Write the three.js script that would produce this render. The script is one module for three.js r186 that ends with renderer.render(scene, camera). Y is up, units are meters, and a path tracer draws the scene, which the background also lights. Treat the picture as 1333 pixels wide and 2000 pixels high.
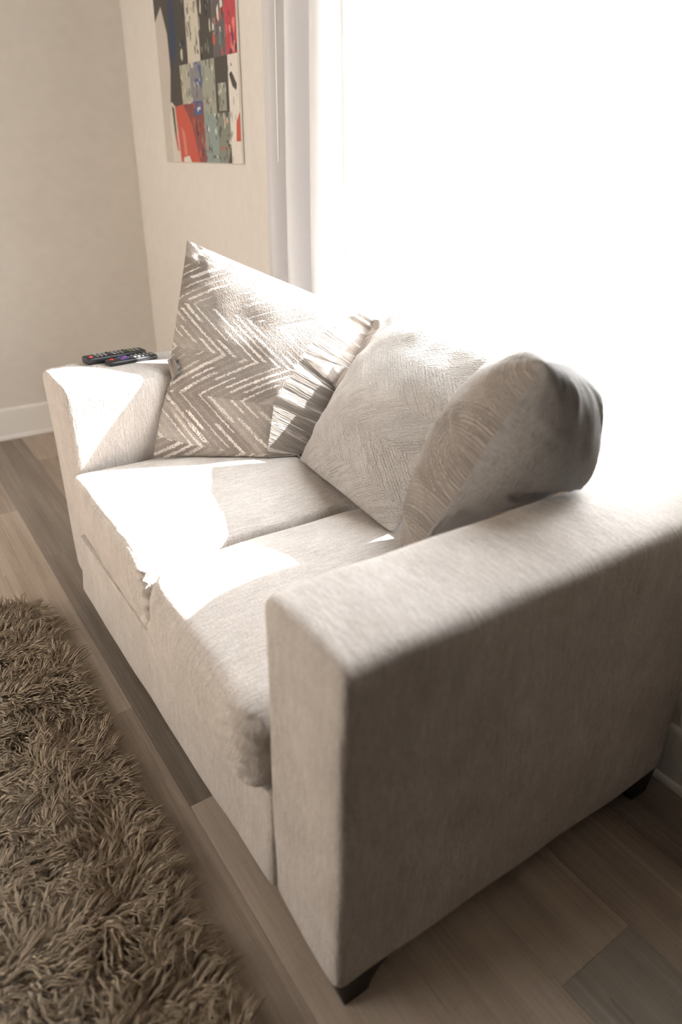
import * as THREE from 'three';
import { mergeGeometries } from 'three/addons/utils/BufferGeometryUtils.js';
import { RoundedBoxGeometry } from 'three/addons/geometries/RoundedBoxGeometry.js';
import { ImprovedNoise } from 'three/addons/math/ImprovedNoise.js';

// ---------------------------------------------------------------- camera, sky, sun, exposure
// x: from the sofa's front towards the window wall, y: up, z: along the sofa towards the viewer
const scene = new THREE.Scene();
const camera = new THREE.PerspectiveCamera(73.3686, 1333 / 2000, 0.05, 60);
camera.position.set(-0.3294, 1.1578, 0.4821);
camera.up.set(0.239, 0.89, -0.388);
camera.lookAt(0.167, 0.702, -0.257);
camera.focus = 1.62;
camera.userData.fStop = 1.9;
scene.add(camera);

scene.background = new THREE.Color(0.95, 0.98, 1.0);      // bright hazy sky
scene.backgroundIntensity = 11.0;
const sun = new THREE.DirectionalLight(new THREE.Color(1.0, 0.975, 0.945), 34);
sun.position.set(0.3 + 6, 0.5 + 4.8, -0.8 + 1.62);
sun.target.position.set(0.3, 0.5, -0.8);
sun.castShadow = true;
sun.shadow.radius = 1.6;
sun.shadow.mapSize.set(4096, 4096);
Object.assign(sun.shadow.camera, { left: -3, right: 3, top: 3, bottom: -3, near: 0.5, far: 20 });
scene.add(sun, sun.target);
const EXPOSURE = 1.42;

// ---------------------------------------------------------------- helpers
const R = THREE.MathUtils.degToRad;
let seed = 12345;
const rnd = () => { seed = (seed * 1664525 + 1013904223) >>> 0; return seed / 4294967296; };
const perlin = new ImprovedNoise();
const noise = (x, y, z) => perlin.noise(x + 37.3, y + 11.7, z + 5.1);
const smooth = (a, b, x) => { const k = THREE.MathUtils.clamp((x - a) / (b - a), 0, 1); return k * k * (3 - 2 * k); };   // from a to b, either way round
const counts = {};
function numbered(name) {
  const n = counts[name] ?? 0; counts[name] = n + 1;
  return n ? `${name}_${String(n).padStart(3, '0')}` : name;
}
function addMesh(name, geo, mat, parent) {
  const m = new THREE.Mesh(geo, mat);
  m.name = numbered(name); m.castShadow = m.receiveShadow = true;
  (parent ?? scene).add(m);
  return m;
}
function tag(o, label, category, group) { Object.assign(o.userData, { label, category }); if (group) o.userData.group = group; return o; }
function thing(name, label, category, pos = [0, 0, 0], group) {
  const g = new THREE.Group(); g.name = numbered(name); g.position.set(...pos); scene.add(g);
  return tag(g, label, category, group);
}
// The room stands about one degree askew of the sofa: everything that belongs to the room turns about this point.
const ROOM_TURN = R(1.1), PIVOT = new THREE.Vector3(0.838, 0, 0);
function inRoom(o) {
  o.position.sub(PIVOT).applyAxisAngle(new THREE.Vector3(0, 1, 0), ROOM_TURN).add(PIVOT);
  o.rotation.y += ROOM_TURN;
  return o;
}
function struct(name, geo, mat, parent) {
  const m = geo ? addMesh(name, geo, mat, parent) : new THREE.Group();
  if (!geo) { m.name = numbered(name); scene.add(m); }
  if (!parent) m.userData.kind = 'structure';
  return m;
}
const box = (x0, x1, y0, y1, z0, z1) => new THREE.BoxGeometry(x1 - x0, y1 - y0, z1 - z0).translate((x0 + x1) / 2, (y0 + y1) / 2, (z0 + z1) / 2);
function strip(g) { for (const k of Object.keys(g.attributes)) if (!['position', 'normal', 'uv'].includes(k)) g.deleteAttribute(k); return g.index ? g.toNonIndexed() : g; }
const merge = (list) => mergeGeometries(list.map(strip));
// smooth normals over equal positions, whatever the uv seams
function smoothNormals(geo) {
  const p = geo.attributes.position, idx = geo.index, acc = new Map(), key = (i) => `${Math.round(p.getX(i) * 2e4)},${Math.round(p.getY(i) * 2e4)},${Math.round(p.getZ(i) * 2e4)}`;
  const a = new THREE.Vector3(), b = new THREE.Vector3(), c = new THREE.Vector3();
  const n = idx ? idx.count : p.count, at = (k) => (idx ? idx.getX(k) : k);
  for (let k = 0; k < n; k += 3) {
    const [i, j, l] = [at(k), at(k + 1), at(k + 2)];
    a.fromBufferAttribute(p, i); b.fromBufferAttribute(p, j).sub(a); c.fromBufferAttribute(p, l).sub(a); b.cross(c);
    for (const v of [i, j, l]) { const q = key(v), s = acc.get(q); if (s) s.add(b); else acc.set(q, b.clone()); }
  }
  const out = new Float32Array(p.count * 3);
  for (let i = 0; i < p.count; i++) { const s = acc.get(key(i)); if (s) { a.copy(s).normalize(); out.set([a.x, a.y, a.z], i * 3); } }
  geo.setAttribute('normal', new THREE.BufferAttribute(out, 3));
  return geo;
}
// an upholstered block: rounded box between two corners, bent by deform(p, t) with t in -1..1; uv in metres, the weave's warp along v
function softBox(lo, hi, r, seg, deform, sideways) {
  const size = [0, 1, 2].map((k) => hi[k] - lo[k]);
  const g = new THREE.BoxGeometry(2, 2, 2, ...seg), p = g.attributes.position, nrm = g.attributes.normal, uv = g.attributes.uv;
  const v = new THREE.Vector3(), q = new THREE.Vector3(), t = new THREE.Vector3();
  for (let i = 0; i < p.count; i++) {
    v.fromBufferAttribute(p, i);
    for (const k of ['x', 'y', 'z']) v[k] = Math.sign(v[k]) * (1 - Math.pow(1 - Math.abs(v[k]), 1.7));
    t.copy(v);
    v.set(v.x * size[0] / 2, v.y * size[1] / 2, v.z * size[2] / 2);
    const rr = Array.isArray(r) ? r : [r, r, r];
    q.set(...[0, 1, 2].map((k) => THREE.MathUtils.clamp(v.getComponent(k), -size[k] / 2 + rr[k], size[k] / 2 - rr[k])));
    const d = v.clone().sub(q), s = new THREE.Vector3(d.x / rr[0], d.y / rr[1], d.z / rr[2]);
    if (s.lengthSq() > 1) { s.normalize(); v.set(q.x + s.x * rr[0], q.y + s.y * rr[1], q.z + s.z * rr[2]); }
    v.add(new THREE.Vector3((lo[0] + hi[0]) / 2, (lo[1] + hi[1]) / 2, (lo[2] + hi[2]) / 2));
    const [nx, ny] = [Math.abs(nrm.getX(i)), Math.abs(nrm.getY(i))];
    if (nx > 0.5) uv.setXY(i, v.z, v.y); else if (ny > 0.5) uv.setXY(i, sideways ? v.z : v.x, sideways ? v.x : v.z); else uv.setXY(i, v.x, v.y);
    if (deform) deform(v, t);
    p.setXYZ(i, v.x, v.y, v.z);
  }
  return smoothNormals(g);
}
// a texture computed pixel by pixel: f(u, v) gives [r, g, b] in 0..1 (sRGB) or one value
function texture(w, h, f, srgb = true, repeat = true) {
  const data = new Uint8Array(w * h * 4);
  for (let y = 0; y < h; y++) for (let x = 0; x < w; x++) {
    const c = f(x / w, y / h), o = (y * w + x) * 4;
    for (let k = 0; k < 3; k++) data[o + k] = 255 * THREE.MathUtils.clamp(c.length ? c[k] : c, 0, 1);
    data[o + 3] = 255;
  }
  const t = new THREE.DataTexture(data, w, h);
  t.magFilter = THREE.LinearFilter; t.minFilter = THREE.LinearMipmapLinearFilter; t.generateMipmaps = true;
  if (srgb) t.colorSpace = THREE.SRGBColorSpace;
  if (repeat) t.wrapS = t.wrapT = THREE.RepeatWrapping;
  t.needsUpdate = true;
  return t;
}
function field(w, h, seedValue) { // seamless white noise
  let s = seedValue; const a = new Float32Array(w * h);
  for (let i = 0; i < a.length; i++) { s = (s * 1664525 + 1013904223) >>> 0; a[i] = s / 4294967296; }
  return a;
}
function blur(a, w, h, rx, ry) { // seamless box blur, twice
  for (let pass = 0; pass < 2; pass++) {
    if (rx) for (let y = 0; y < h; y++) { const row = a.slice(y * w, y * w + w); let s = 0; for (let k = -rx; k <= rx; k++) s += row[(k + w) % w]; for (let x = 0; x < w; x++) { a[y * w + x] = s / (2 * rx + 1); s += row[(x + rx + 1) % w] - row[(x - rx + w) % w]; } }
    if (ry) for (let x = 0; x < w; x++) { const col = new Float32Array(h); for (let y = 0; y < h; y++) col[y] = a[y * w + x]; let s = 0; for (let k = -ry; k <= ry; k++) s += col[(k + h) % h]; for (let y = 0; y < h; y++) { a[y * w + x] = s / (2 * ry + 1); s += col[(y + ry + 1) % h] - col[(y - ry + h) % h]; } }
  }
  let m = 0, d = 0; for (const v of a) m += v; m /= a.length; for (const v of a) d += (v - m) ** 2; d = Math.sqrt(d / a.length);
  for (let i = 0; i < a.length; i++) a[i] = (a[i] - m) / d;    // mean 0, deviation 1
  return a;
}

// ---------------------------------------------------------------- materials
const std = (color, roughness = 0.9, more = {}) => new THREE.MeshStandardMaterial({ color, roughness, ...more });
const SW = 1024, SM = 0.42;     // upholstery texture: pixels, metres
const slub = blur(field(SW, SW, 5), SW, SW, 1, 16), slub2 = blur(field(SW, SW, 15), SW, SW, 2, 40), grainA = blur(field(SW, SW, 6), SW, SW, 1, 2), mottle = blur(field(SW, SW, 7), SW, SW, 40, 60), weft = blur(field(SW, SW, 8), SW, SW, 6, 0);
const chenille = (base, k) => texture(SW, SW, (u, v) => {
  const i = Math.floor(v * SW) * SW + Math.floor(u * SW), d = k * (0.018 * slub[i] + 0.008 * slub2[i] + 0.018 * grainA[i] + 0.010 * mottle[i] + 0.010 * weft[i]);
  return [base[0] + d, base[1] + d * 1.02, base[2] + d * 1.05];
});
const weaveHeight = texture(SW, SW, (u, v) => { const i = Math.floor(v * SW) * SW + Math.floor(u * SW); return 0.5 + 0.1 * slub[i] + 0.09 * grainA[i] + 0.05 * weft[i]; }, false);
function fabric(base, k = 1, bump = 0.0016) {
  const map = chenille(base, k); map.repeat.set(1 / SM, 1 / SM);
  const bm = weaveHeight.clone(); bm.repeat.set(1 / SM, 1 / SM); bm.needsUpdate = true;
  return new THREE.MeshPhysicalMaterial({ map, bumpMap: bm, bumpScale: bump, roughness: 0.95, sheen: 0.25, sheenRoughness: 0.6, sheenColor: new THREE.Color(0.8, 0.76, 0.72) });
}
const M = {};
M.sofa = fabric([0.76, 0.732, 0.708]);
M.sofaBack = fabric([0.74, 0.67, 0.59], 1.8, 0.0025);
M.linen = fabric([0.54, 0.525, 0.515], 0.7);
M.wall = (() => {
  const W = 512, a = blur(field(W, W, 21), W, W, 2, 2), b = blur(field(W, W, 22), W, W, 30, 30);
  const map = texture(W, W, (u, v) => { const i = Math.floor(v * W) * W + Math.floor(u * W), d = 0.004 * a[i] + 0.004 * b[i]; return [0.895 + d, 0.874 + d, 0.848 + d]; });
  const bm = texture(W, W, (u, v) => 0.5 + 0.12 * a[Math.floor(v * W) * W + Math.floor(u * W)], false);
  return std(0xffffff, 0.85, { map, bumpMap: bm, bumpScale: 0.0006 });
})();
M.wallDark = std(0x3d3935, 0.9);  // unseen left and near walls, darkened to keep the sofa's outer side in shade
M.ceiling = std(0x98938b, 0.9);  // unseen, darkened to bounce less light onto the sofa's outer side
M.trim = std(0xf1eeea, 0.45);
M.frame = std(0xf6f5f3, 0.35);
M.dark = std(0x2a211c, 0.45);
M.sub = std(0x6e6458, 0.9);
M.patio = std(0xa39e96, 0.9);
M.bounceWall = std(0x968d84, 0.95);
M.glass = new THREE.MeshPhysicalMaterial({ color: 0xffffff, transmission: 1, thickness: 0, roughness: 0.0, ior: 1.45 });
M.curtain = new THREE.MeshPhysicalMaterial({ color: 0xd4d3d4, roughness: 1, transmission: 0.012, thickness: 0, side: THREE.DoubleSide });
M.metal = std(0xb9b6b0, 0.35, { metalness: 1 });

// ---------------------------------------------------------------- room shell
const XW = 0.838, ZF = -2.83, XL = -2.3, ZN = 1.05, H = 2.5, T = 0.13;
const WIN = { z0: -1.395, z1: -0.1, y0: 0.60, y1: 2.12 };
inRoom(struct('wall_window', merge([
  box(XW, XW + T, 0, H, ZF - T, WIN.z0), box(XW, XW + T, 0, H, WIN.z1, ZN + T),
  box(XW, XW + T, 0, WIN.y0, WIN.z0, WIN.z1), box(XW, XW + T, WIN.y1, H, WIN.z0, WIN.z1)]), M.wall));
inRoom(struct('wall_far', box(XL - T, XW, 0, H, ZF - T, ZF), M.wall));
const WL = { z0: -2.35, z1: -0.55, y0: 0.45, y1: 2.1 };      // added unseen window across the room, there to light the sofa's front
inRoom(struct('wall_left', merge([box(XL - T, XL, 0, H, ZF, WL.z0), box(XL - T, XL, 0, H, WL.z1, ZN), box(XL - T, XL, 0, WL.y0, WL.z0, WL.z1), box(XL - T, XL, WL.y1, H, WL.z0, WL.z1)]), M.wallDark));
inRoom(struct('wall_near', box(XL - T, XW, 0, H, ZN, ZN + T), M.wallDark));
inRoom(struct('ceiling', box(XL - T, XW + T, H, H + T, ZF - T, ZN + T), M.ceiling));
const boardProfile = (len) => {   // baseboard: 11 mm thick, eased top, a slim shoe at the foot
  const s = new THREE.Shape(); s.moveTo(0, 0); s.lineTo(0.02, 0); s.quadraticCurveTo(0.02, 0.014, 0.012, 0.017); s.lineTo(0.011, 0.128); s.quadraticCurveTo(0.010, 0.138, 0.003, 0.14); s.lineTo(0, 0.14);
  return new THREE.ExtrudeGeometry(s, { depth: len, bevelEnabled: false, curveSegments: 5 });
};
function baseboard(name, x, z, len, turn) { const o = struct(name, boardProfile(len), M.trim); o.position.set(x, 0, z); o.rotation.y = turn; return inRoom(o); }
baseboard('baseboard_far', XL, ZF, XW - XL, Math.PI / 2);         // extrudes along +x, faces +z after the turn below
scene.children.at(-1).scale.x = -1;
baseboard('baseboard_window', XW, ZN, ZN - ZF - 0.02, Math.PI);
baseboard('baseboard_left', XL, ZF + 0.02, ZN - ZF - 0.02, 0);

// windows: white frames, one fixed light each
function makeWindow(name, face, side, o) {
  const { z0, z1, y0, y1 } = o, x0 = face + side * 0.05, x1 = face + side * 0.1, w = 0.04, a = Math.min(x0, x1), b = Math.max(x0, x1);
  const win = inRoom(struct(name));
  addMesh('window_frame', merge([box(a, b, y0, y0 + w, z0, z1), box(a, b, y1 - w, y1, z0, z1), box(a, b, y0 + w, y1 - w, z0, z0 + w), box(a, b, y0 + w, y1 - w, z1 - w, z1)]), M.frame, win);
  addMesh('pane', box((a + b) / 2 - 0.002, (a + b) / 2 + 0.002, y0 + w, y1 - w, z0 + w, z1 - w), M.glass, win);
  addMesh('window_sill', new RoundedBoxGeometry(0.06, 0.02, z1 - z0, 2, 0.006).translate(face + side * 0.025, y0 + 0.0101, (z0 + z1) / 2), M.frame, win);
}
makeWindow('window_1', XW, 1, WIN);
makeWindow('added_window_2', XL, -1, WL);

// floor: every plank a mesh with its own place in the grain
const floor = inRoom(struct('floor', box(XL - T, XW + T, -0.16, -0.008, ZF - T, ZN + T), M.sub));
{
  const GW = 256, GH = 1024;
  const g1 = blur(field(GW, GH, 31), GW, GH, 1, 60), g2 = blur(field(GW, GH, 32), GW, GH, 6, 160), g3 = blur(field(GW, GH, 33), GW, GH, 24, 90), g4 = blur(field(GW, GH, 34), GW, GH, 0, 9), saw = blur(field(GW, GH, 35), GW, GH, 8, 0);
  const wood = (base, k) => {
    const map = texture(GW, GH, (u, v) => {
      const i = Math.floor(v * GH) * GW + Math.floor(u * GW);
      let d = k * (0.012 * g1[i] + 0.017 * g2[i] + 0.022 * g3[i] + 0.008 * g4[i] + 0.004 * saw[i]);
      if (g1[i] > 2.4 && g3[i] < -0.2) d -= 0.09;      // fine dark checks in the grain
      return [base[0] + d, base[1] + d * 1.03, base[2] + d * 1.05];
    });
    map.repeat.set(1 / 0.36, 1 / 1.9);
    return std(0xffffff, 0.5, { map });
  };
  const woods = { light: wood([0.675, 0.62, 0.56], 1), mid: wood([0.60, 0.545, 0.49], 1.15), dark: wood([0.515, 0.47, 0.43], 1.15), grey: wood([0.56, 0.535, 0.495], 1.15) };
  const tones = ['light', 'mid', 'light', 'dark', 'mid', 'grey', 'light', 'dark'];
  // [near joints and tones] of the rows that the photograph shows; x edges step by 0.175 from 0.67
  const rows = { 0: { at: -0.75, t: { 0: 'dark', 1: 'dark', '-1': 'mid' } }, 1: { at: 0.62, t: { 0: 'light', '-1': 'mid', '-2': 'light' } }, 2: { at: 0.153, t: { 0: 'grey', '-1': 'light', '-2': 'dark' } }, 3: { at: -0.05, t: { 0: 'light', '-1': 'mid', '-2': 'mid', '-3': 'light' } }, 4: { at: -0.49, t: { 0: 'light', '-1': 'dark', '-2': 'dark' } }, 5: { at: -0.825, t: { 0: 'mid', '-1': 'light', '-2': 'mid' } } };
  const L = 1.22, Wd = 0.175, gap = 0.0007;
  for (let r = 0; r * Wd < XW - XL; r++) {
    const x1 = r ? 0.67 - (r - 1) * Wd : XW, x0 = Math.max(XL, 0.67 - r * Wd);
    const row = rows[r] ?? { at: -1.1 + rnd() * 1.2, t: {} };
    const len = r === 4 ? 1.155 : L;
    for (let k = -4; k < 4; k++) {
      const a = Math.max(ZF, row.at + k * len), b = Math.min(ZN, row.at + (k + 1) * len);
      if (b - a < 0.02) continue;
      const g = new THREE.BoxGeometry(x1 - x0 - gap, 0.009, b - a - gap), p = g.attributes.position, uv = g.attributes.uv, ou = rnd(), ov = rnd() * 2;
      for (let i = 0; i < p.count; i++) {
        uv.setXY(i, ou + p.getX(i) + (Math.abs(g.attributes.normal.getY(i)) < 0.5 ? 0.003 : 0), ov + p.getZ(i));
      }
      const m = addMesh('plank', g, woods[row.t[k] ?? tones[Math.floor(rnd() * 8)]], floor);
      m.position.set((x0 + x1) / 2, -0.0045 - 0.0004 * rnd(), (a + b) / 2);
    }
  }
}
// terrace outside the window, pale in the sun
inRoom(struct('ground', merge([box(XW + T, 14, -0.35, -0.2, -12, 12), box(-8, XL - T, -0.35, -0.2, -12, 12)]), M.patio));
// added unseen wall outside: bounces warm sunlight in through the added window
inRoom(struct('added_bounce_wall', box(-7.6, -7.2, -0.2, 5.5, -9, 6), M.bounceWall));

// ---------------------------------------------------------------- sofa
const sofa = thing('sofa', 'beige chenille two-seat sofa with square arms standing before the bright window', 'sofa');
{
  const SEG = [26, 20, 14];
  const sag = (v, k) => { v.z += k * noise(v.x * 5, v.y * 5, 1); v.x += k * noise(3, v.y * 4, v.z * 6); };
  const arm = (lo, hi, flip) => softBox(lo, hi, [0.016, 0.024, 0.02], [34, 26, 14], (v, t) => {
    sag(v, 0.006);
    v.y += 0.008 * (1 - t.z * t.z) * smooth(0, 1, t.y) - (t.y > 0 ? 0.006 * smooth(0.75, 1, -t.x) * t.y : 0);   // padded top
    if (t.y > -0.9) v.z += flip * 0.006 * (1 - t.y * t.y) * (1 - t.x * t.x);
    if (t.y < 0) v.y += 0.004 * noise(v.x * 7, 2, v.z * 7) * -t.y;
  });
  addMesh('arm', arm([0, 0.049, -0.196], [0.797, 0.661, 0.004], 1), M.sofa, sofa);
  addMesh('arm', arm([0, 0.049, -1.442], [0.797, 0.661, -1.216], -1), M.sofa, sofa);
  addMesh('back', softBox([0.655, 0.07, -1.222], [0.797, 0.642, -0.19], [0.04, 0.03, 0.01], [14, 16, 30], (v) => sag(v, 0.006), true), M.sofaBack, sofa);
  // front rail, wrapped a little around the foot of the far arm
  addMesh('base', softBox([-0.014, 0.052, -1.24], [0.64, 0.276, -0.192], [0.014, 0.012, 0.012], [10, 14, 44], (v, t) => {
    if (t.x < 0) {
      const far = (-0.19 - v.z) / 1.05, low = (0.272 - v.y) / 0.22;
      v.x += (0.015 - 0.026 * Math.pow(far, 0.6)) * -t.x + 0.003 * noise(1, v.y * 6, v.z * 5);
      if (t.z < 0) v.z += (0.035 - 0.085 * low) * smooth(0.8, 1, -t.z) * smooth(0.2, 1, -t.x);
      if (t.z > 0) v.z += -0.018 * low * 0 ;
      v.y += 0.006 * noise(4, 0, v.z * 7) * smooth(0.3, 1, -t.y);
    }
  }), M.sofa, sofa);
  const cushion = (z0, z1, o) => softBox([o.x0, 0.271, z0], [0.662, 0.44, z1], [o.rx, o.ry, o.rz], [44, 22, 44], (v, t) => {
    const sideX = 1 - Math.pow(Math.abs(t.x), 2.5), sideZ = 1 - Math.pow(Math.abs(t.z), 3);
    if (t.y > 0) {
      v.y += 0.026 * sideX * sideZ * smooth(0, 1, t.y);
      // pull folds that run from front to back over the seat
      for (const [zc, w, d] of o.folds) v.y -= d * Math.exp(-(((v.z - zc - 0.25 * (v.x - 0.1)) / w) ** 2)) * smooth(0, 0.8, t.y) * smooth(0.45, 0.2, v.x);
      v.y += 0.0035 * noise(v.x * 7, 9, v.z * 9) * t.y;
    }
    if (t.x < 0) {
      v.x -= 0.008 * (1 - t.y * t.y) * sideZ * -t.x;
      v.x += 0.004 * noise(v.y * 14, 3, v.z * 9) * -t.x;
      // puckers at the front corner
      const c = Math.exp(-(((v.z - o.pucker) / 0.07) ** 2)) * smooth(0.5, 1, -t.x);
      v.x += c * 0.0045 * Math.sin(v.y * 230 + 3 * noise(v.y * 20, v.z * 30, 1));
    }
    v.z += 0.006 * noise(v.x * 6, v.y * 8, 4);
    if (o.bend) o.bend(v, t);
  }, true);
  addMesh('seat_cushion', cushion(-1.21, -0.702, { x0: -0.014, rx: 0.022, rz: 0.012, ry: 0.018, folds: [[-1.04, 0.012, 0.004], [-0.835, 0.016, 0.005], [-0.93, 0.02, 0.003]], pucker: -0.7, bend: (v, t) => {
    const k = smooth(0.55, 1, t.z) * smooth(0.7, 1, -t.x); v.z += 0.022 * k * smooth(1, -0.2, t.y) ; v.y -= 0.012 * k * smooth(0, 1, t.y);
  } }), M.sofa, sofa);
  addMesh('seat_cushion', cushion(-0.698, -0.198, { x0: -0.03, rx: 0.035, rz: 0.05, ry: 0.048, folds: [[-0.55, 0.018, 0.003]], pucker: -0.215, bend: (v, t) => {
    const k = smooth(0.5, 1, -t.z) * smooth(0.75, 1, -t.x); v.z -= 0.012 * k * smooth(0.6, -1, t.y); v.x += 0.06 * smooth(0.5, 1, -t.z) ** 2 * smooth(0.4, 1, -t.x) * smooth(-1, 0.4, t.y);
  } }), M.sofa, sofa);
  // tapered feet with a scooped inner side
  const foot = (x, z, sx, sz) => {
    const s = new THREE.Shape(); s.moveTo(0, 0.062); s.lineTo(0.016, 0); s.lineTo(0.058, 0); s.quadraticCurveTo(0.062, 0.03, 0.092, 0.05); s.lineTo(0.094, 0.062); s.closePath();
    const g = new THREE.ExtrudeGeometry(s, { depth: 0.062, bevelEnabled: true, bevelSize: 0.0025, bevelThickness: 0.0025, bevelSegments: 2, curveSegments: 8 });
    if (sx < 0) g.rotateY(Math.PI).translate(0, 0, 0.062);
    const m = addMesh('leg', g, M.dark, sofa); m.position.set(x, 0.0025, sz > 0 ? z - 0.065 : z); return m;
  };
  foot(0.004, 0, 1, 1); foot(0.785, 0, -1, 1); foot(0.006, -1.43, 1, -1); foot(0.785, -1.43, -1, -1);
}

// ---------------------------------------------------------------- pillows
// a stuffed pillow with corners anywhere: bilinear sheet, two panels that meet at the seam
function pillowGeometry(c, front, back, o = {}) {
  const N = o.n ?? 64, V = (a) => new THREE.Vector3(...a), TL = V(c.TL), TR = V(c.TR), BL = V(c.BL), BR = V(c.BR);
  const mean = TL.clone().add(TR).add(BL).add(BR).multiplyScalar(0.25);
  const normal = TR.clone().add(BR).sub(TL).sub(BL).cross(TL.clone().add(TR).sub(BL).sub(BR)).normalize();
  const sheet = (side) => {
    const g = new THREE.PlaneGeometry(2, 2, N, N), p = g.attributes.position, uv = g.attributes.uv, q = new THREE.Vector3();
    for (let i = 0; i < p.count; i++) {
      let u = p.getX(i), v = p.getY(i);
      u = Math.sign(u) * (1 - Math.pow(1 - Math.abs(u), 1.5)); v = Math.sign(v) * (1 - Math.pow(1 - Math.abs(v), 1.5));
      uv.setXY(i, (u + 1) / 2, (v + 1) / 2);
      const pull = o.pull ?? 0.09, a = u * (1 - pull * (1 - v * v) * u * u), b = v * (1 - pull * (1 - u * u) * v * v);
      const kr = (o.round ?? 0) * (0.12 + 0.88 * smooth(-0.7, 0.3, b)), a2 = a * Math.sqrt(1 - kr * b * b / 2), b2 = b * Math.sqrt(1 - kr * a * a / 2), s = (a2 + 1) / 2, t = (b2 + 1) / 2;
      q.set(0, 0, 0).addScaledVector(TL, (1 - s) * t).addScaledVector(TR, s * t).addScaledVector(BL, (1 - s) * (1 - t)).addScaledVector(BR, s * (1 - t));
      const edge = (1 - u * u) * (1 - v * v);
      let h = Math.pow(edge, o.power ?? 0.55) * (side > 0 ? front : back) * (o.taper ? 1 - o.taper * smooth(0.2, -1, u) : 1) * (o.slim && side < 0 ? 1 - o.slim * smooth(0.5, -0.5, v) : 1);
      // gathers that run in from the seam, strongest near the corners
      const near = Math.exp(-6 * (1 - Math.max(Math.abs(u), Math.abs(v)))) * smooth(0, 0.06, edge), along = Math.abs(u) > Math.abs(v) ? v : u;
      h += near * (o.gather ?? 0.007) * noise(along * 9 + side * 3, u * 1.5 + (o.seed ?? 0), v * 1.5) * 1.4;
      h += smooth(0, 0.2, edge) * (o.soft ?? 0.007) * noise(u * 2.6 + (o.seed ?? 0), v * 2.6, side);
      if (o.crease && side > 0) for (const [u0, v0, u1, v1, w, d] of o.crease) {
        const dx = u1 - u0, dy = v1 - v0, l2 = dx * dx + dy * dy, k = THREE.MathUtils.clamp(((u - u0) * dx + (v - v0) * dy) / l2, 0, 1), dist = Math.hypot(u - u0 - k * dx, v - v0 - k * dy);
        h -= d * Math.exp(-((dist / w) ** 2)) * Math.sin(Math.PI * THREE.MathUtils.clamp(k, 0.08, 0.92)) * smooth(0, 0.1, edge);
      }
      q.addScaledVector(normal, side * Math.max(0, h));
      q.addScaledVector(normal, (o.seamWave ?? 0.006) * noise(u * 2, v * 2, (o.seed ?? 0) + 8) * (1 - smooth(0, 0.5, edge)));
      if (o.bend) o.bend(q, u, v, normal);
      settle(q, o.keepOff, o.edge);
      p.setXYZ(i, q.x - mean.x, q.y - mean.y, q.z - mean.z);
    }
    if (side < 0) { const ix = g.index; for (let k = 0; k < ix.count; k += 3) { const a = ix.getX(k); ix.setX(k, ix.getX(k + 1)); ix.setX(k + 1, a); } }
    return smoothNormals(g);
  };
  return { front: sheet(1), back: sheet(-1), mean };
}
// what the pillows rest on: the seats' crowned tops (sampled), the arms and the back; a pillow gives way where it presses on them
const seatTop = (() => {
  const cell = 0.012, grid = new Map();
  for (const m of sofa.children) if (m.name.startsWith('seat_cushion')) {
    const p = m.geometry.attributes.position;
    for (let i = 0; i < p.count; i++) for (let a = -2; a < 3; a++) for (let b = -2; b < 3; b++) { const k = (Math.round(p.getX(i) / cell) + a) * 1000 + Math.round(p.getZ(i) / cell) + b; grid.set(k, Math.max(grid.get(k) ?? 0, p.getY(i))); }
  }
  return (x, z) => grid.get(Math.round(x / cell) * 1000 + Math.round(z / cell)) ?? 0;
})();
function settle(q, wall, edge) {
  if (wall) wall(q);
  const top = seatTop(q.x, q.z) + 0.002; if (q.y < top) q.y = top;
  const pushOut = (dy, dh, axis) => { if (dy > 0 && Math.abs(dh) > 0) { const near = (edge ?? 0) * Math.max(0, 1 - Math.max(dy, Math.abs(dh)) / 0.06); if (dy < Math.abs(dh)) q.y += dy + near; else q[axis] += dh + Math.sign(dh) * near; } };
  if (q.z < -1.203 && q.z > -1.46) pushOut(0.677 - q.y, -1.203 - q.z, 'z');
  if (q.z > -0.214 && q.z < 0.02) pushOut(0.679 - q.y, -0.214 - q.z, 'z');
  if (q.x > 0.634) pushOut(0.664 - q.y, 0.634 - q.x, 'x');
  if (q.x > 0.800) q.x = 0.800;

}
function pillow(label, c, front, back, o, matFront, matBack) {
  const g = pillowGeometry(c, front, back, o);
  const t = thing('throw_pillow', label, 'pillow', g.mean.toArray());
  addMesh('front_panel', g.front, matFront, t).userData.label = o.frontLabel;
  addMesh('back_panel', g.back, matBack, t).userData.label = o.backLabel;
  return t;
}
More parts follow.
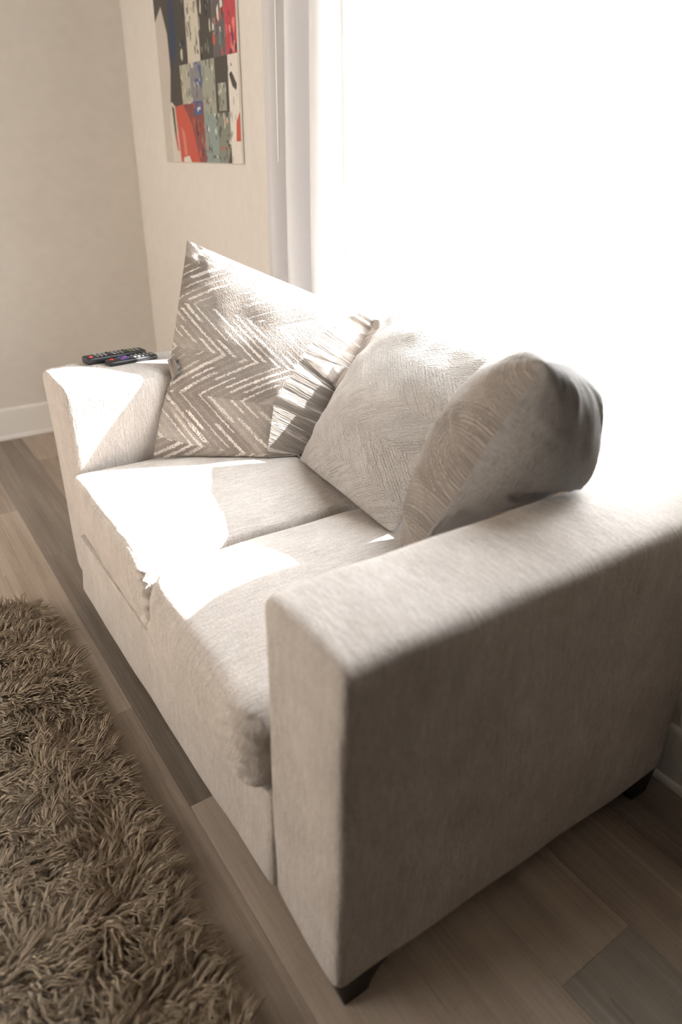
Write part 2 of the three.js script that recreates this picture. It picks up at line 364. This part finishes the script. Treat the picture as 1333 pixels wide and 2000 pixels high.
// woven chevron: strokes that follow a zigzag, w counts across them
const hash = (a, b) => { const s = Math.sin(a * 127.1 + b * 311.7) * 43758.5453; return s - Math.floor(s); };
const PW = 1024, pf = blur(field(PW, PW, 51), PW, PW, 1, 1), pm = blur(field(PW, PW, 52), PW, PW, 26, 26), pj = blur(field(PW, PW, 53), PW, PW, 3, 3);
function chevron(u, v, o) {
  const i = Math.floor(v * PW) * PW + Math.floor(u * PW);
  const ph = v * o.rows + o.phase, seg = Math.floor(ph * 2), tri = Math.abs(ph - Math.floor(ph) - 0.5) * 2;      // 0..1
  const w = (u + o.amp * tri + pj[i] * 0.0022) * o.lines, line = Math.floor(w), f = w - line;
  const along = (ph * 2 - seg), piece = Math.floor(along * 3.1 + hash(line, seg) * 3);
  const k = hash(line * 1.7, seg * 5.3), k2 = hash(line + 9.1, seg * 3 + piece);
  const wide = 0.14 + 0.5 * hash(line, seg + 77) * hash(line + 3, 5) + (o.bold ? 0.35 * hash(line + 5, seg + 1) ** 3 : 0), on = k2 > o.gaps + (o.bold ? 0.3 * (hash(Math.floor(line / 3), seg + 31) - 0.4) : 0) ? 0.55 + 0.45 * hash(line, piece) : 0.12;
  const stroke = on * smooth(wide + 0.08, wide - 0.02, Math.abs(f - 0.5) * 2) * smooth(-1.6, 0.2, pf[i] + 1.2 * k);
  const band = hash(Math.floor(line / 5), seg * 2.7) - 0.5;      // velvet sheen put into the colour, as patches of pile lying another way
  return { stroke, band, fuzz: pf[i], mottle: pm[i] };
}
function chevronMaterial(o) {
  const map = texture(PW, PW, (u, v) => {
    const c = chevron(u, v, o), d = 0.05 * c.band * o.patch + 0.018 * c.fuzz + 0.014 * c.mottle;
    return [0, 1, 2].map((k) => THREE.MathUtils.lerp(o.ground[k] + d, o.thread[k] + 0.02 * c.fuzz, c.stroke));
  }, true, false);
  const bm = texture(PW, PW, (u, v) => { const c = chevron(u, v, o); return 0.4 + o.emboss * c.stroke + 0.05 * c.fuzz; }, false, false);
  return new THREE.MeshPhysicalMaterial({ map, bumpMap: bm, bumpScale: o.bump, roughness: 0.75, sheen: o.sheen ?? 0.4, sheenRoughness: 0.45, sheenColor: new THREE.Color(0.8, 0.77, 0.74) });
}
M.velvet = chevronMaterial({ rows: 2.4, phase: 0.28, amp: 0.3, lines: 19, gaps: 0.42, ground: [0.575, 0.54, 0.51], thread: [0.88, 0.85, 0.82], patch: 3.2, bold: 1, emboss: 0.3, bump: 0.003 });
M.embossed = chevronMaterial({ rows: 2.5, phase: 0.1, amp: 0.26, lines: 46, gaps: 0.3, ground: [0.72, 0.704, 0.688], thread: [0.77, 0.754, 0.738], patch: 0.8, emboss: 0.5, bump: 0.006, sheen: 0.3 });
M.velvetDark = chevronMaterial({ rows: 2.5, phase: 0.6, amp: 0.28, lines: 40, gaps: 0.5, ground: [0.52, 0.49, 0.465], thread: [0.61, 0.575, 0.545], patch: 1.4, emboss: 0.3, bump: 0.003 });

const p2 = { TL: [0.74, 0.838, -0.893], TR: [0.70, 0.825, -0.345], BL: [0.50, 0.46, -0.955], BR: [0.465, 0.46, -0.51] };
const V3 = (a) => new THREE.Vector3(...a), behind = new THREE.Plane().setFromCoplanarPoints(V3(p2.BL), V3(p2.TL), V3(p2.TR));
if (behind.normal.x < 0) behind.negate();
pillow('taupe velvet pillow with pale broken chevrons, leaning in the far corner beside the remotes',
  { TL: [0.391, 0.967, -1.332], TR: [0.78, 0.78, -0.938], BL: [0.19, 0.462, -1.178], BR: [0.62, 0.455, -0.895] }, 0.07, 0.05,
  { seed: 2, edge: 0.025, pull: 0.02, keepOff: (q) => { if (q.z > -0.99) { const k = 0.028 + 0.04 * smooth(-0.96, -0.88, q.z), d = behind.distanceToPoint(q); if (d < k) q.addScaledVector(behind.normal, k - d); } }, power: 0.5, crease: [[0.5, 0.98, 0.9, 0.3, 0.08, 0.014], [0.42, -0.1, 0.6, -0.85, 0.07, 0.02], [-0.7, -0.75, -0.98, -0.5, 0.06, 0.014]], frontLabel: 'taupe velvet front woven with pale zigzag strokes',
    bend: (q, u, v) => { q.y -= 0.045 * smooth(-0.3, -1, v) * (1 - u * u); } }, M.velvet, M.linen);
pillow('pale grey pillow with embossed tone-on-tone herringbone, middle of the three on the sofa', p2, 0.085, 0.045,
  { seed: 7, pull: 0.015, frontLabel: 'light grey front with raised herringbone' }, M.embossed, M.linen);
const beside = new THREE.Plane().setFromCoplanarPoints(new THREE.Vector3(...p2.BR), new THREE.Vector3(...p2.TR), new THREE.Vector3(...p2.BR).add(new THREE.Vector3(-0.8, 0.5, 0)));
if (beside.normal.z < 0) beside.negate();
beside.constant -= 0.004;
pillow('grey pillow turned edge-on against the near arm, showing its plain linen back',
  { TL: [0.72, 0.82, -0.26], TR: [0.455, 0.925, -0.165], BL: [0.62, 0.465, -0.43], BR: [0.405, 0.45, -0.39] }, 0.145, 0.15,
  { seed: 12, pull: 0.03, gather: 0.014, round: 0.3, power: 0.42, taper: 0.35, slim: 0.74, keepOff: (q) => { const d = beside.distanceToPoint(q); if (d < 0.003) q.addScaledVector(beside.normal, 0.003 - d); }, crease: [[0.99, 0.05, 0.5, 0.15, 0.07, 0.022]], frontLabel: 'darker velvet front with gathers along the seam', backLabel: 'plain grey linen back' }, M.velvetDark, M.linen);

// ---------------------------------------------------------------- curtain, rod
{
  const cx = XW - 0.05, z0 = -1.56, z1 = -1.23, top = 2.24, bottom = 0.68, NU = 120, NV = 48;
  const t = thing('curtain', 'white curtain gathered in soft folds between the canvas print and the window', 'curtain', [cx, 0, (z0 + z1) / 2]);
  inRoom(t);
  const g = new THREE.PlaneGeometry(1, 1, NU, NV), p = g.attributes.position;
  for (let i = 0; i < p.count; i++) {
    const a = p.getX(i) + 0.5, y = bottom + (p.getY(i) + 0.5) * (top - bottom), low = 1 - (y - bottom) / (top - bottom);
    const flare = -0.01 * low * (1 - a) + 0.06 * a * low;
    const ph = a * Math.PI * 2 * 3.2 + 0.9 * noise(a * 3, y * 0.7, 2) + 0.5;
    let x = 0.028 * Math.sin(ph) * smooth(0.0, 0.25, a) * (0.8 + 0.4 * low) + 0.01 * noise(a * 7, y * 0.8, 5);
    p.setXYZ(i, x - 0.01, y, (a - 0.5) * (z1 - z0) + flare + 0.006 * Math.cos(ph));
  }
  g.computeVertexNormals();
  addMesh('cloth', g, M.curtain, t);
  const highlightPts = []; for (let k = 0; k <= 20; k++) { const y = 1.15 + (1.08 * k) / 20; highlightPts.push(new THREE.Vector3(-0.034 + 0.003 * noise(1, y * 2, 3), y, -0.045 + 0.004 * noise(y * 1.5, 2, 7))); }  // added white tube: paints the bright highlight line along a fold
  addMesh('fold_highlight', new THREE.TubeGeometry(new THREE.CatmullRomCurve3(highlightPts), 60, 0.003, 8), M.frame, t).userData.label = 'added thin white tube standing for a bright highlight on the curtain fold';
  const rod = inRoom(thing('curtain_rod', 'slim metal curtain rod above the window, carrying the white curtain', 'curtain rod', [cx, 2.25, -0.85]));
  addMesh('pole', new THREE.CylinderGeometry(0.009, 0.009, 1.9, 16).rotateX(Math.PI / 2), M.metal, rod);
  for (const s of [-1, 1]) { const k = addMesh('bracket', box(-0.006, 0.05, -0.008, 0.008, -0.008, 0.008), M.metal, rod); k.position.z = 0.9 * s; }
}

// ---------------------------------------------------------------- wall art: generic abstract print in the photograph's tones
{
  const W = 720, Hh = 1000, cv = document.createElement('canvas'); cv.width = W; cv.height = Hh;
  const x = cv.getContext('2d'), poly = (c, pts) => { x.fillStyle = c; x.beginPath(); pts.forEach(([a, b], i) => (i ? x.lineTo(a, b) : x.moveTo(a, b))); x.closePath(); x.fill(); };
  const blob = (c, cx, cy, rx, ry, n = 9, j = 0.5) => { const pts = []; for (let k = 0; k < n; k++) { const a = (k / n) * 6.283, r = 1 - j * rnd(); pts.push([cx + rx * r * Math.cos(a), cy + ry * r * Math.sin(a)]); } poly(c, pts); };
  x.fillStyle = '#cfc8c0'; x.fillRect(0, 0, W, Hh);
  // the grid of small abstract fields at the right
  const cell = (u0, u1, a, b, back, marks) => {
    x.save(); x.beginPath(); x.rect(u0 * W, a, (u1 - u0) * W, b - a); x.clip(); x.fillStyle = back; x.fillRect(u0 * W, a, (u1 - u0) * W, b - a);
    for (const [c, n, rx, ry] of marks) for (let k = 0; k < n; k++) blob(c, (u0 + (u1 - u0) * rnd()) * W, a + (b - a) * rnd(), rx * (0.4 + rnd()), ry * (0.4 + rnd()), 7, 0.75);
    x.restore();
  };
  const INK = '#524e49', GREY = '#8b8d84', PALE = '#d2ccbe', RED = '#c9604f', BLUE = '#58648f', TEAL = '#73898a', WHITE = '#e4dfd7';  // ink and red washed out: lens haze put into the print colours
  for (let r = 0; r < 4; r++) {   // rows above the photograph's upper edge and the one at it
    const a = r === 3 ? 500 : r * 170, b = r === 3 ? 693 : a + 168;
    cell(0.2, 0.42, a, b, INK, [[PALE, 4, 18, 26], [TEAL, 2, 16, 22], ['#39404f', 4, 20, 30]]);
    cell(0.42, 0.58, a, b, PALE, [[INK, 14, 7, 22], [GREY, 8, 10, 20], ['#a79f8e', 6, 12, 22]]);
    cell(0.58, 0.74, a, b, INK, [[PALE, 4, 8, 26], [GREY, 6, 10, 24], ['#38373a', 5, 14, 26]]);
    cell(0.74, 0.88, a, b, '#6b6668', [[WHITE, 6, 14, 26], [RED, 5, 20, 20], [TEAL, 4, 10, 28], [INK, 5, 9, 24]]);
    cell(0.88, 1.0, a, b, '#c3505a', [['#e88a84', 4, 22, 30], ['#5a4a68', 6, 8, 34], [INK, 3, 10, 24], ['#d9777c', 4, 8, 30]]);
  }
  cell(0.3, 0.43, 693, 813, '#b3b3a2', [[INK, 6, 7, 16], [PALE, 5, 12, 18], [GREY, 5, 9, 16]]);
  cell(0.43, 0.58, 693, 813, '#8b8b92', [[BLUE, 7, 24, 28], [PALE, 6, 14, 16], ['#7c4a50', 5, 8, 18], [GREY, 4, 12, 18]]);
  cell(0.58, 0.74, 693, 850, '#a3a698', [[INK, 9, 7, 18], [WHITE, 5, 8, 14], ['#7d5b58', 4, 8, 16], [GREY, 9, 12, 20]]);
  cell(0.74, 0.89, 693, 850, INK, [['#55524d', 3, 20, 20]]);
  cell(0.77, 0.86, 765, 845, '#9b9d92', [[INK, 7, 6, 14], [PALE, 5, 7, 14]]);
  cell(0.89, 1.0, 693, 1000, WHITE, [['#bcb7af', 9, 9, 18], ['#8c8984', 5, 6, 12]]);
  cell(0.3, 0.58, 813, 1000, '#8f5350', [[RED, 12, 18, 26], [INK, 16, 12, 18], [BLUE, 3, 18, 14], [GREY, 9, 12, 16], ['#5b3c3d', 8, 14, 20]]);
  cell(0.45, 0.57, 808, 850, BLUE, [[WHITE, 2, 10, 14], [RED, 2, 12, 10]]);
  cell(0.58, 0.74, 850, 1000, '#90a19d', [[INK, 9, 9, 16], [WHITE, 5, 9, 12], [GREY, 9, 13, 18], ['#6b4a4a', 4, 10, 12]]);
  cell(0.74, 0.89, 850, 1000, '#878b80', [[RED, 3, 18, 10], [INK, 7, 8, 14], [PALE, 6, 11, 14], ['#63685e', 9, 14, 16]]);
  poly('#4a4742', [[640, 950], [W * 0.89, 940], [W * 0.89, 1000], [610, 1000]]);
  poly(RED, [[690, 880], [720, 850], [720, 935], [684, 935]]);
  poly(INK, [[648, 745], [668, 738], [706, 775], [700, 792], [672, 780]]);
  // pale field at the left, dark upright sweep beside it, red sweep below
  poly('#cbc3ba', [[0, 540], [70, 510], [110, 580], [120, 700], [95, 800], [70, 870], [80, 1000], [0, 1000]]);
  poly(INK, [[0, 0], [230, 0], [255, 420], [250, 560], [215, 693], [225, 815], [140, 822], [96, 800], [122, 700], [116, 590], [72, 505], [0, 545]]);
  poly('#414a63', [[150, 470], [195, 480], [200, 640], [150, 700], [130, 640]]);
  poly('#d8d2c8', [[80, 860], [108, 800], [150, 822], [160, 1000], [80, 1000]]);
  poly(RED, [[138, 818], [225, 812], [300, 880], [355, 1000], [165, 1000], [150, 900]]);
  poly('#d98a80', [[190, 880], [222, 905], [232, 975], [205, 980]]);
  poly(INK, [[105, 812], [128, 822], [135, 905], [118, 915]]); poly('#bf5048', [[117, 912], [135, 900], [148, 965], [132, 960]]);
  poly('#e0dbd2', [[190, 985], [250, 978], [270, 1000], [190, 1000]]);
  const map = new THREE.CanvasTexture(cv); map.colorSpace = THREE.SRGBColorSpace;
  const art = inRoom(thing('wall_art', 'unframed canvas print in black, red and grey hung left of the curtain', 'wall art', [0.8375, 1.139, -2.133]));
  const w = 0.652, h = 1.003, d = 0.008;
  const core = new RoundedBoxGeometry(d, h, w, 2, 0.004).translate(-d / 2, h / 2, 0);
  addMesh('stretched_canvas', core, std(0xd8d2ca, 0.8), art);
  const pl = new THREE.BoxGeometry(w - 0.006, h - 0.006, 0.0012); pl.rotateY(-Math.PI / 2);
  const side = std(0xcfc8c0, 0.7);
  addMesh('print', pl, [side, side, side, side, std(0xffffff, 0.7, { map }), side], art).position.set(-d - 0.0004, h / 2, 0);
}

// ---------------------------------------------------------------- remote controls
function remote(label, pos, turn, o) {
  const t = thing('remote_control', label, 'remote control', pos); t.rotation.y = turn;
  const { L, W, T: th } = o;
  addMesh('body', softBox([-L / 2, 0, -W / 2], [L / 2, th, W / 2], [0.006, 0.006, 0.007], [10, 8, 8], (v) => { v.y += 0.003 * Math.cos((v.x / L) * Math.PI * 2) * 0; }), o.body, t);
  const key = (x, z, w, d, m, name = 'button', r = 0.0012) => { const k = addMesh(name, new RoundedBoxGeometry(w, 0.003, d, 2, r), m, t); k.position.set(x, th + 0.0006, z); return k; };
  const p = addMesh('power_button', new THREE.CylinderGeometry(0.0048, 0.0052, 0.004, 20), o.red, t); p.position.set(-L / 2 + 0.014, th + 0.0008, o.powerZ ?? 0); p.userData.label = 'red power button';
  o.keys(key);
  return t;
}
const black = std(0x17181b, 0.42), keyGrey = std(0x8d8f8c, 0.5), keyDark = std(0x3d3f43, 0.5), red = std(0xc8343a, 0.4), purple = std(0x5b3f86, 0.45), keyPale = std(0xc9c6bd, 0.5), keyGreen = std(0x7f8a4e, 0.5);
const armTop = 0.668;
remote('longer black remote with rows of grey keys, behind the smaller one on the arm', [0.182, armTop, -1.388], R(7), { L: 0.168, W: 0.044, T: 0.019, body: black, red, powerZ: 0.011, keys: (key) => {
  for (let r = 0; r < 11; r++) for (let c = 0; c < 3; c++) key(-0.052 + r * 0.0115, (c - 1) * 0.0115, 0.005, 0.0075, r === 8 ? keyGreen : r % 4 === 3 ? keyDark : keyGrey);
} });
remote('smaller black remote with a purple pad, in front of the longer one on the arm', [0.212, armTop, -1.342], R(8), { L: 0.138, W: 0.038, T: 0.014, body: std(0x1b1c1f, 0.4), red, keys: (key) => {
  key(-0.022, 0, 0.026, 0.024, purple, 'direction_pad', 0.0014);
  for (let r = 0; r < 5; r++) for (const c of [-1, 1]) key(0.006 + r * 0.0115, c * 0.009, 0.006, 0.008, r === 1 ? keyPale : keyGrey);
} });

// ---------------------------------------------------------------- shaggy rug
{
  const X0 = -1.35, X1 = -0.142, Z0 = -1.36, Z1 = 0.95;
  const rug = thing('rug', 'shaggy taupe brown rug with long curly pile on the plank floor before the sofa', 'rug', [(X0 + X1) / 2, 0, (Z0 + Z1) / 2]);
  const mx = (X0 + X1) / 2, mz = (Z0 + Z1) / 2;
  addMesh('backing', new RoundedBoxGeometry(X1 - X0, 0.008, Z1 - Z0, 2, 0.003).translate(0, 0.004, 0), std(0x75624e, 1), rug);
  // one tuft: strands that rise, bend over and taper
  const strand = (h, lean, dir, curl, w, ox, oz) => {
    const S = 5, pos = [], nor = [], idx = [], K = 3;
    for (let s = 0; s <= S; s++) {
      const f = s / S, out = lean * Math.pow(f, 1.4), up = h * Math.sin(f * 1.75) / Math.sin(1.57), tw = curl * Math.sin(f * 5 + dir);
      const cx = ox + out * Math.cos(dir) - tw * Math.sin(dir), cz = oz + out * Math.sin(dir) + tw * Math.cos(dir), r = w * (f < 0.75 ? 1 : 1 - 0.75 * (f - 0.75) / 0.25);
      for (let k = 0; k < K; k++) { const a = (k / K) * 6.283 + dir; const nx = Math.cos(a), ny = 0.5 * Math.sin(a), nz = Math.sin(a); pos.push(cx + r * nx, up + r * 0.7 * Math.sin(a * 2), cz + r * nz); nor.push(nx, ny + 0.4, nz); }
    }
    for (let s = 0; s < S; s++) for (let k = 0; k < K; k++) { const a = s * K + k, b = s * K + (k + 1) % K; idx.push(a, a + K, b, b, a + K, b + K); }
    const g = new THREE.BufferGeometry(); g.setAttribute('position', new THREE.Float32BufferAttribute(pos, 3)); g.setIndex(idx); g.computeVertexNormals();
    g.setAttribute('uv', new THREE.Float32BufferAttribute(new Float32Array((pos.length / 3) * 2), 2));
    return g;
  };
  const list = []; const d0 = 0.3;
  for (let k = 0; k < 9; k++) list.push(strand(0.010 + 0.022 * rnd(), 0.022 + 0.030 * rnd(), d0 + (rnd() - 0.5) * 0.8, 0.007 * (rnd() - 0.35), 0.0012 + 0.0011 * rnd(), (rnd() - 0.5) * 0.016, (rnd() - 0.5) * 0.016));
  const tuft = mergeGeometries(list);
  const spots = [];
  const put = (x, z) => {
    // rounded far corner and a wavy rim
    const ex = X1 - x, ez = z - Z0, rc = 0.09;
    if (ex < rc && ez < rc && Math.hypot(rc - ex, rc - ez) > rc) return;
    spots.push([x, z]);
  };
  for (let x = X0 + 0.01; x < X1; x += 0.0115) for (let z = Z0 + 0.01; z < Z1; z += 0.0115) {
    const seen = x > -1.05 && z < 0.3;
    if (!seen && rnd() < 0.5) continue;
    put(x + (rnd() - 0.5) * 0.012, z + (rnd() - 0.5) * 0.012);
  }
  const pile = new THREE.InstancedMesh(tuft, new THREE.MeshPhysicalMaterial({ color: 0xffffff, roughness: 0.9, sheen: 0.3, sheenRoughness: 0.5, sheenColor: new THREE.Color(0.5, 0.42, 0.33) }), spots.length);
  pile.name = 'pile'; pile.userData.kind = 'stuff'; pile.castShadow = pile.receiveShadow = true;
  const m = new THREE.Matrix4(), q = new THREE.Quaternion(), e = new THREE.Euler(), c = new THREE.Color();
  spots.forEach(([x, z], i) => {
    const rim = smooth(X1 - 0.07, X1, x), rimZ = smooth(Z0 + 0.07, Z0, z) * (1 - rim), free = 0.9 + 2.2 * noise(x * 3.2, 1, z * 3.2) + 3.0 * noise(x * 13, 4, z * 13) + 1.6 * noise(x * 34, 2, z * 34);
    const flow = THREE.MathUtils.lerp(free, rim > rimZ ? 0.3 + 3 * noise(x * 13, 6, z * 13) : 1.87, 0.6 * Math.max(rim, rimZ)) + 1.1 * (rnd() - 0.5);
    const s = 0.8 + 0.4 * rnd() + 0.3 * noise(x * 30, 8, z * 30);
    e.set((rnd() - 0.5) * 0.35, flow, (rnd() - 0.5) * 0.35); q.setFromEuler(e);
    m.compose(new THREE.Vector3(x - mx, 0.006, z - mz), q, new THREE.Vector3(s, s * (0.85 + 0.5 * rnd()), s)); pile.setMatrixAt(i, m);
    const k = 0.88 + 0.24 * rnd() + 0.12 * noise(x * 9, 2, z * 9); pile.setColorAt(i, c.setRGB(0.44 * k, 0.352 * k, 0.255 * k));
  });
  rug.add(pile);
}

// ---------------------------------------------------------------- render
const renderer = new THREE.WebGLRenderer({ antialias: true });
renderer.toneMapping = THREE.LinearToneMapping;
renderer.toneMappingExposure = EXPOSURE;
renderer.shadowMap.enabled = true;
renderer.render(scene, camera);
